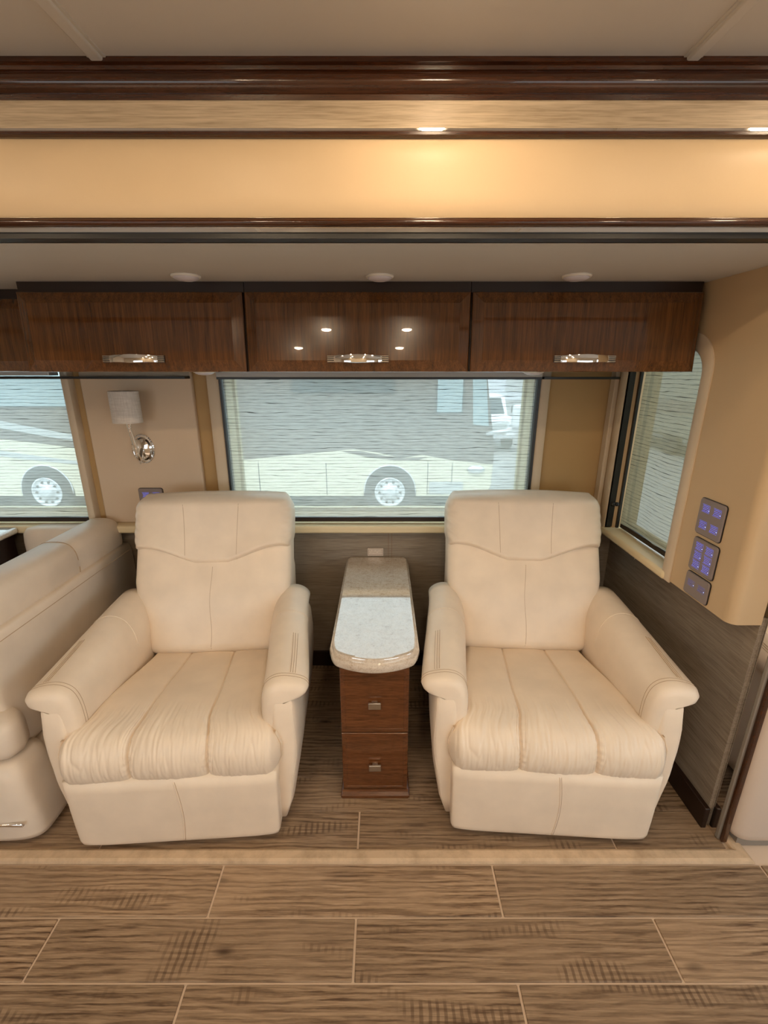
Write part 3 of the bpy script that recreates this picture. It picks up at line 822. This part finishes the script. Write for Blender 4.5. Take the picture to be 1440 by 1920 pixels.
# ------------------------------------------------------------------ switch panels
def plate(parent, w, h, mat='switch_plate', t=.007, r=.010):
    m = MB(); lp = []
    def rr(d):
        out = []
        for cx, cz, a0 in ((w / 2 - r, h / 2 - r, 0), (-w / 2 + r, h / 2 - r, 90), (-w / 2 + r, -h / 2 + r, 180), (w / 2 - r, -h / 2 + r, 270)):
            for k in range(6):
                a = math.radians(a0 + 18 * k); out.append((cx + (r - d) * math.cos(a), cz + (r - d) * math.sin(a)))
        return out
    for d, y in ((0, 0), (0, -t + .002), (.002, -t)): lp.append([Vector((x, y, z)) for x, z in rr(d)])
    m.loft(lp, smooth=False); m.obj('plate', mat, parent)
    b = MB(); lp = []
    for d, y in ((-.002, .0), (-.002, -.003)): lp.append([Vector((x, y, z)) for x, z in rr(d)])
    b.loft(lp, smooth=False); b.obj('shadow_gasket', 'black_plastic_and_shadow', parent)
def legend(parent, x, z, w, h, rows, mat, seed):
    rnd = random.Random(seed); m = MB()
    def bar(a, b, c, d): m.quad((a, -.0076, c), (b, -.0076, c), (b, -.0076, d), (a, -.0076, d))
    for i in range(rows):
        zz = z + h / 2 - (i + .5) * h / rows; xx = x - w * .36 - rnd.random() * .003
        while xx < x + w * .34:
            q = rnd.uniform(.002, .006); bar(xx, min(xx + q, x + w * .42), zz - h / rows * .13, zz + h / rows * .13); xx += q + .0016
    bar(x - w / 2, x + w / 2, z + h / 2 + .0012, z + h / 2 + .0018); bar(x - w / 2, x + w / 2, z - h / 2 - .0018, z - h / 2 - .0012)
    bar(x + w / 2 - .0005, x + w / 2, z - h / 2, z + h / 2)
    m.obj('lit_legend', mat, parent, label='glowing blue button lettering')
    MB().lathe([(.0012, -.0074), (.0010, -.0078)], (x + w * .5 - .003, 0, z - h * .2), 'Y', 8).obj('indicator', 'led_dot', parent)
def panel_right(yc, zc, w, h, label):
    e = empty('switch_panel', (RX - .0005, yc, zc), -math.pi / 2, label=label, cat='switch panel', group='touch switch panels on the right wall'); plate(e, w, h); return e
p1 = panel_right(1.412, 1.128, .118, .122, 'upper touch switch panel with four blue lit buttons on right wall')
for i, (x, z) in enumerate(((-.026, .030), (.026, .030), (-.026, -.026), (.026, -.026))): legend(p1, x, z, .036, .022, 4, 'blue_led', 10 + i)
p2 = panel_right(1.406, .994, .118, .116, 'middle touch switch panel with six blue lit buttons on right wall')
for i in range(6): legend(p2, -.024 + .048 * (i % 2), .032 - .032 * (i // 2), .036, .022, 4, 'blue_led', 20 + i)
p3 = panel_right(1.406, .886, .116, .080, 'lowest and dimmest touch switch panel on right wall')
for i in range(2): legend(p3, -.026 + .052 * i, .004, .036, .018, 3, 'blue_led_dim', 30 + i)
p4 = empty('switch_panel', (-1.148, 2.171, .995), label='small blue lit switch panel half hidden behind the left recliner', cat='switch panel'); plate(p4, .118, .088)
for i in range(2): legend(p4, -.026 + .052 * i, .012, .034, .020, 3, 'blue_led', 40 + i)

# ------------------------------------------------------------------ wall sconce
sc = SCN = empty('wall_sconce', (-1.150, 2.172, 1.235), label='chrome wall sconce with a pale linen drum shade', cat='wall sconce')
m = MB(); m.lathe([(.050, 0), (.050, -.006), (.046, -.010), (.040, -.009), (.034, -.016), (.018, -.022), (.002, -.024)], axis='Y', n=16, sx=1.08, sy=1.42)
m.obj('backplate', 'chrome', sc, sharp=18)
m = MB()
for k in range(40):
    a = 2 * math.pi * k / 40; x, z = .0475 * 1.08 * math.cos(a), .0475 * 1.42 * math.sin(a)
    m.lathe([(.0005, -.0125), (.0025, -.0110), (.0033, -.008), (.0025, -.005)], (x, 0, z), 'Y', 8)
m.obj('beaded_rim', 'chrome', sc)
path = catmull([(0, -.016, .004), (0, -.034, -.024), (0, -.050, -.042), (0, -.066, -.020), (0, -.070, .020), (0, -.084, .066), (0, -.094, .100), (0, -.095, .130)], 40)
m = MB(); m.tube(path, [.0078 + .0026 * math.sin(math.pi * i / 39) for i in range(40)], 12); m.obj('arm', 'chrome', sc)
m = MB(); m.lathe([(.002, -.066), (.005, -.060), (.004, -.054), (.0085, -.048), (.006, -.040), (.004, -.036)], (0, -.050, 0), n=16); m.obj('finial', 'chrome', sc)
m = MB(); m.lathe([(.006, .108), (.011, .112), (.009, .118), (.012, .126), (.014, .134), (.010, .138)], (0, -.095, 0), n=20); m.obj('socket_cup', 'chrome', sc)
m = MB(); m.lathe([(.063, .134), (.0645, .134), (.0640, .272), (.0625, .272), (.0615, .268), (.0615, .138)], (0, -.100, 0), n=48, sx=1, sy=.78)
m.bm.faces.ensure_lookup_table()
m.obj('shade', 'lamp_shade_linen', sc, sharp=40, label='pale grey linen drum shade')

# ------------------------------------------------------------------ dinette booth on the left
bt = empty('booth_seat', (-1.34, 1.2, 0), label='cream leather booth seat with its back to the left recliner', cat='booth seat')
def yl(mb_pts, st): return None
def slab(stations, n, ex):
    """loft along y of super-ellipse sections (cx, cz, hw, hz)"""
    m = MB(); m.loft([[Vector((cx + x, y, cz + z)) for x, z in sell(hw, hz, n, ex)] for y, cx, cz, hw, hz in stations]); return m
BL = 'booth_leather'
# local frame is offset by the empty: x' = x + 1.34, y' = y - 1.2
ys = [(.055, .6), (.062, .86), (.075, .96), (.10, 1), (.3, 1), (.6, 1), (.95, 1)]
m = MB(); m.loft([[Vector((.020 + x * sc, y, .525 + z * (.9 + .1 * sc))) for x, z in sell(.040, .235, 40, 6)] for y, sc in ys]); bs = m.obj('back_shell', BL, bt)
pts = on_surface(bs.data, [(.3, .10 + .85 * k / 30, .728) for k in range(31)], (-1, 0, 0), -.0004)
MB().tube(pts, .0016, 6).obj('seam', 'seam_thread', bs)
m = MB(); m.loft([[Vector((.040 + x * sc + .030 * (1 - (z + .135) / .27), y, .157 + z * (.94 + .06 * sc))) for x, z in sell(.046, .130, 36, 6)] for y, sc in ys]); m.obj('lower_shell', BL, bt)
st = []
for y, s_ in ((.06, .25), (.066, .55), (.08, .80), (.105, .95), (.14, 1), (.40, 1), (.595, 1.0), (.606, .972), (.617, 1.0), (.80, 1), (.93, 1), (.952, .9), (.966, .68), (.970, .4)):
    st.append((y, -.060, .800, .088 * s_, .098 * s_))
bk = slab(st, 48, 2.9).obj('back_cushion', BL, bt)
m = MB(); m.tube([Vector((-.060 + x * 1.0, .600, .800 + z)) for x, z in sell(.0885, .0985, 48, 2.9)], .0018, 6); m.obj('seam', 'seam_thread', bk)
m = slab([(-.022, -.10, .415, .13, .035), (-.015, -.10, .415, .18, .060), (.006, -.10, .415, .205, .080), (.045, -.10, .415, .215, .086), (.085, -.105, .415, .205, .085), (.12, -.13, .415, .16, .08), (.5, -.13, .415, .15, .08), (.95, -.13, .415, .15, .08)], 48, 4.5); m.obj('seat_cushion', BL, bt)
m = MB(); lp = []
for z, d, r in ((.026, .03, .135), (.036, .008, .150), (.06, 0, .155), (.16, .004, .140), (.27, .012, .122), (.318, .022, .112), (.330, .05, .09)):
    hw_ = (r + .36) / 2
    lp.append([Vector((r - hw_ + x * hw_, .055 + y * (.105 - d) / .105, z)) for x, y in [(a_, b_ * .105) for a_, b_ in sell(1, 1, 64, 5)]])
m.loft(lp); bb = m.obj('base', BL, bt)
MB().tube([(-.32, -.052, .122), (.115, -.050, .122)], .005, 8).box(-.32, .115, -.052, -.040, .112, .118, .002, 1).obj('drawer_pull', 'chrome', bb)
m = MB(); m.loft([[Vector((-.260 + x * sc, .925 + y * sc, z)) for x, y in sell(.185, .050, 40, 3.5)] for z, sc in ((.45, 1), (.60, 1), (.78, 1), (.825, .97), (.850, .86), (.860, .6))]); m.obj('wall_backrest', BL, bt)

ct = empty('dinette_counter', (-2.135, 1.95, 0), label='stone topped dark wood counter at the far left by the window', cat='counter')
MB().box(-.30, .30, -.02, .165, 0, .822, .004, 1).obj('body', 'dark_wood', ct)
MB().box(-.32, .330, -.06, .166, .822, .856, .012, 3).obj('stone_top', 'quartz', ct)

# ------------------------------------------------------------------ outside: parking lot, parked motor coach, pickup
GZ = -1.1
struct('ground', MB().box(-60, 60, -60, 90, GZ - .1, GZ), 'asphalt')
co = empty('motor_coach', (0, 8.25, GZ), label='brown and cream motor coach parked outside the window', cat='motorhome')
XF, XB = 2.02, -11.0
# side outline (x, z above ground), extruded in depth with rounded front
body = [(XB, .42), (XF - .10, .42), (XF, .60), (XF + .02, 1.3), (XF - .06, 1.75), (XF - .20, 2.6), (XF - .32, 3.3), (XF - .55, 3.55), (XB, 3.55)]
MB().prism(body, 0, 2.5, 'Y').obj('body', 'coach_brown', co)
low = [(XB, .42), (XF - .10, .42), (XF - .005, .62), (XF + .005, 1.02), (1.25, 1.10), (.72, 1.20), (.35, 1.14), (-.10, 1.24), (-.55, 1.30), (-1.4, 1.22), (-3.0, 1.06), (-4.4, 1.16), (-6.2, 1.40), (-8, 1.62), (XB, 1.75)]
MB().prism(low, -.012, .02, 'Y').obj('lower_panel', 'coach_cream', co)
sw = [(-.62, 1.29), (-.1, 1.225), (.40, 1.175), (.55, 1.16), (.15, 1.155), (-.3, 1.19)]
MB().prism([(-.75, 1.27), (-.3, 1.165), (.25, 1.10), (.62, 1.10), (.80, 1.16), (.45, 1.145), (0, 1.19), (-.4, 1.27)], -.020, -.010, 'Y').obj('swoosh', 'coach_brown', co)
MB().prism([(-8, 1.9), (-6.0, 1.52), (-4.4, 1.28), (-4.4, 1.34), (-6.0, 1.64), (-8, 2.05)], -.020, .01, 'Y').obj('swoosh', 'coach_silver', co)
MB().prism([(-9, 1.45), (-6.6, 1.12), (-5.2, .98), (-5.2, 1.03), (-6.6, 1.22), (-9, 1.6)], -.020, -.010, 'Y').obj('swoosh', 'coach_silver', co)
for x0, x1, z0, z1, mat in ((.95, 1.42, 1.95, 2.72, 'sky_glass'), (-1.6, .2, 2.3, 3.0, 'dark_glass'), (-4.2, -2.6, 2.3, 3.0, 'dark_glass'), (-8.6, -5.4, 2.05, 2.95, 'sky_glass')):
    f = MB().box(x0, x1, -.012, .02, z0, z1, .03, 3).obj('window', mat, co)
    MB().box(x0 - .02, x1 + .02, -.006, .02, z0 - .02, z1 + .02, .03, 3).obj('window_frame', 'tyre', f)
MB().prism([(1.62, 1.75), (1.90, 1.72), (1.80, 2.6), (1.66, 3.3), (1.52, 3.3)], -.014, .02, 'Y').obj('windshield_side', 'sky_glass', co)
for x in (-3.5, -2.3, -1.05, .83, 1.28, -7.6, -8.8): MB().box(x - .006, x + .006, -.016, -.010, .44, 1.05).obj('bay_seam', 'tyre', co)
MB().box(.86, 1.50, -.018, .0, .45, .70, .02, 2).obj('step_cover', 'coach_silver', co)
MB().lathe([(.15, -.02), (.13, -.05), (.04, -.07)], (1.72, 0, .93), 'Y', 20, 1.1, .55).obj('headlight', 'rim_metal', co)
for xw in (.130, -6.28):
    a = MB(); a.lathe([(.46, .06), (.46, -.022), (.40, -.024)], (xw, 0, .53), 'Y', 40); a.obj('wheel_arch', 'tyre', co)
    b = MB(); lp = []
    for k in range(25):
        t = math.radians(-10 + 200 * k / 24); lp.append((xw + .475 * math.cos(t), -.026, .53 + .475 * math.sin(t)))
    b.tube(lp, .014, 6); b.obj('arch_lip', 'rim_metal', co)
    w = MB(); w.lathe([(.44, .2), (.49, .12), (.49, -.03), (.44, -.055), (.30, -.05), (.28, -.03)], (xw, 0, .50), 'Y', 40); wo = w.obj('tyre', 'tyre', co)
    w = MB(); w.lathe([(.275, -.03), (.285, -.060), (.262, -.062), (.245, -.045), (.215, -.040), (.13, -.052), (.12, -.085), (.06, -.10), (.01, -.10)], (xw, 0, .50), 'Y', 40); w.obj('rim', 'rim_metal', wo)
    w = MB()
    for k in range(10):
        t = 2 * math.pi * k / 10; w.lathe([(.022, -.046), (.020, -.062), (.004, -.064)], (xw + .195 * math.cos(t), 0, .50 + .195 * math.sin(t)), 'Y', 8)
    w.obj('wheel_nut', 'tyre', wo)
m = MB(); m.tube([(1.88, -.02, 1.58), (2.10, -.25, 1.66), (2.32, -.30, 1.72)], .035, 8); m.obj('mirror_arm', 'truck_white', co)
MB().box(2.22, 2.42, -.38, -.26, 1.72, 2.12, .05, 3).obj('mirror_head', 'truck_white', co)
tk = empty('pickup_truck', (3.55, 15.2, GZ), label='white pickup truck behind the front of the coach', cat='truck')
MB().box(-.95, .95, 0, 5.2, .45, 1.15, .12, 3).obj('body', 'truck_white', tk)
m = MB(); m.prism([(1.1, 1.12), (1.7, 1.78), (3.1, 1.80), (3.5, 1.12)], -.85, .85, 'X'); m.obj('cab', 'truck_white', tk)
m = MB(); m.quad((-.75, 1.14, 1.20), (.75, 1.14, 1.20), (.70, 1.62, 1.72), (-.70, 1.62, 1.72)); m.obj('windshield', 'dark_glass', tk)
MB().box(-.55, .55, -.03, .02, .62, 1.0, .03, 2).obj('grille', 'coach_silver', tk)
for s_ in (-1, 1):
    MB().box(s_ * .78 - .14, s_ * .78 + .14, -.02, .06, .78, 1.0, .03, 2).obj('headlight', 'rim_metal', tk)
    MB().lathe([(.38, -.12), (.40, -.1), (.40, .1), (.38, .12)], (s_ * .84, .95, .40), 'X', 24).obj('wheel', 'tyre', tk)
    MB().box(s_ * 1.12 - .10, s_ * 1.12 + .10, 1.25, 1.33, 1.22, 1.46, .03, 2).obj('mirror', 'tyre', tk)
bd = empty('far_building', (8, 42, GZ), label='pale long building at the far side of the lot', cat='building')
MB().box(-30, 30, 0, 8, 0, 4.4).obj('wall', 'far_wall', bd)
for k in range(12): MB().box(-27 + k * 5, -24.5 + k * 5, -.08, 0, .8, 3.2).obj('bay_door', 'coach_silver', bd)

tr = empty('added_trailer', (9.5, 9.0, GZ), math.radians(0), label='added grey trailer that darkens the view in the round-cornered side window', cat='trailer')  # dark mass added outside to dim what shows through the side shade
MB().box(-.1, 2.5, -7, 12, .55, 3.9, .15, 3).obj('body', 'added_trailer_grey', tr)
MB().box(-.13, -.09, -7, 12, 1.35, 1.75).obj('stripe', 'coach_brown', tr)
for yy in (-1.0, 0.1, 6):
    MB().lathe([(.34, .1), (.40, .08), (.40, -.08), (.34, -.1)], (.05, yy, .40), 'X', 24).obj('wheel', 'tyre', tr)
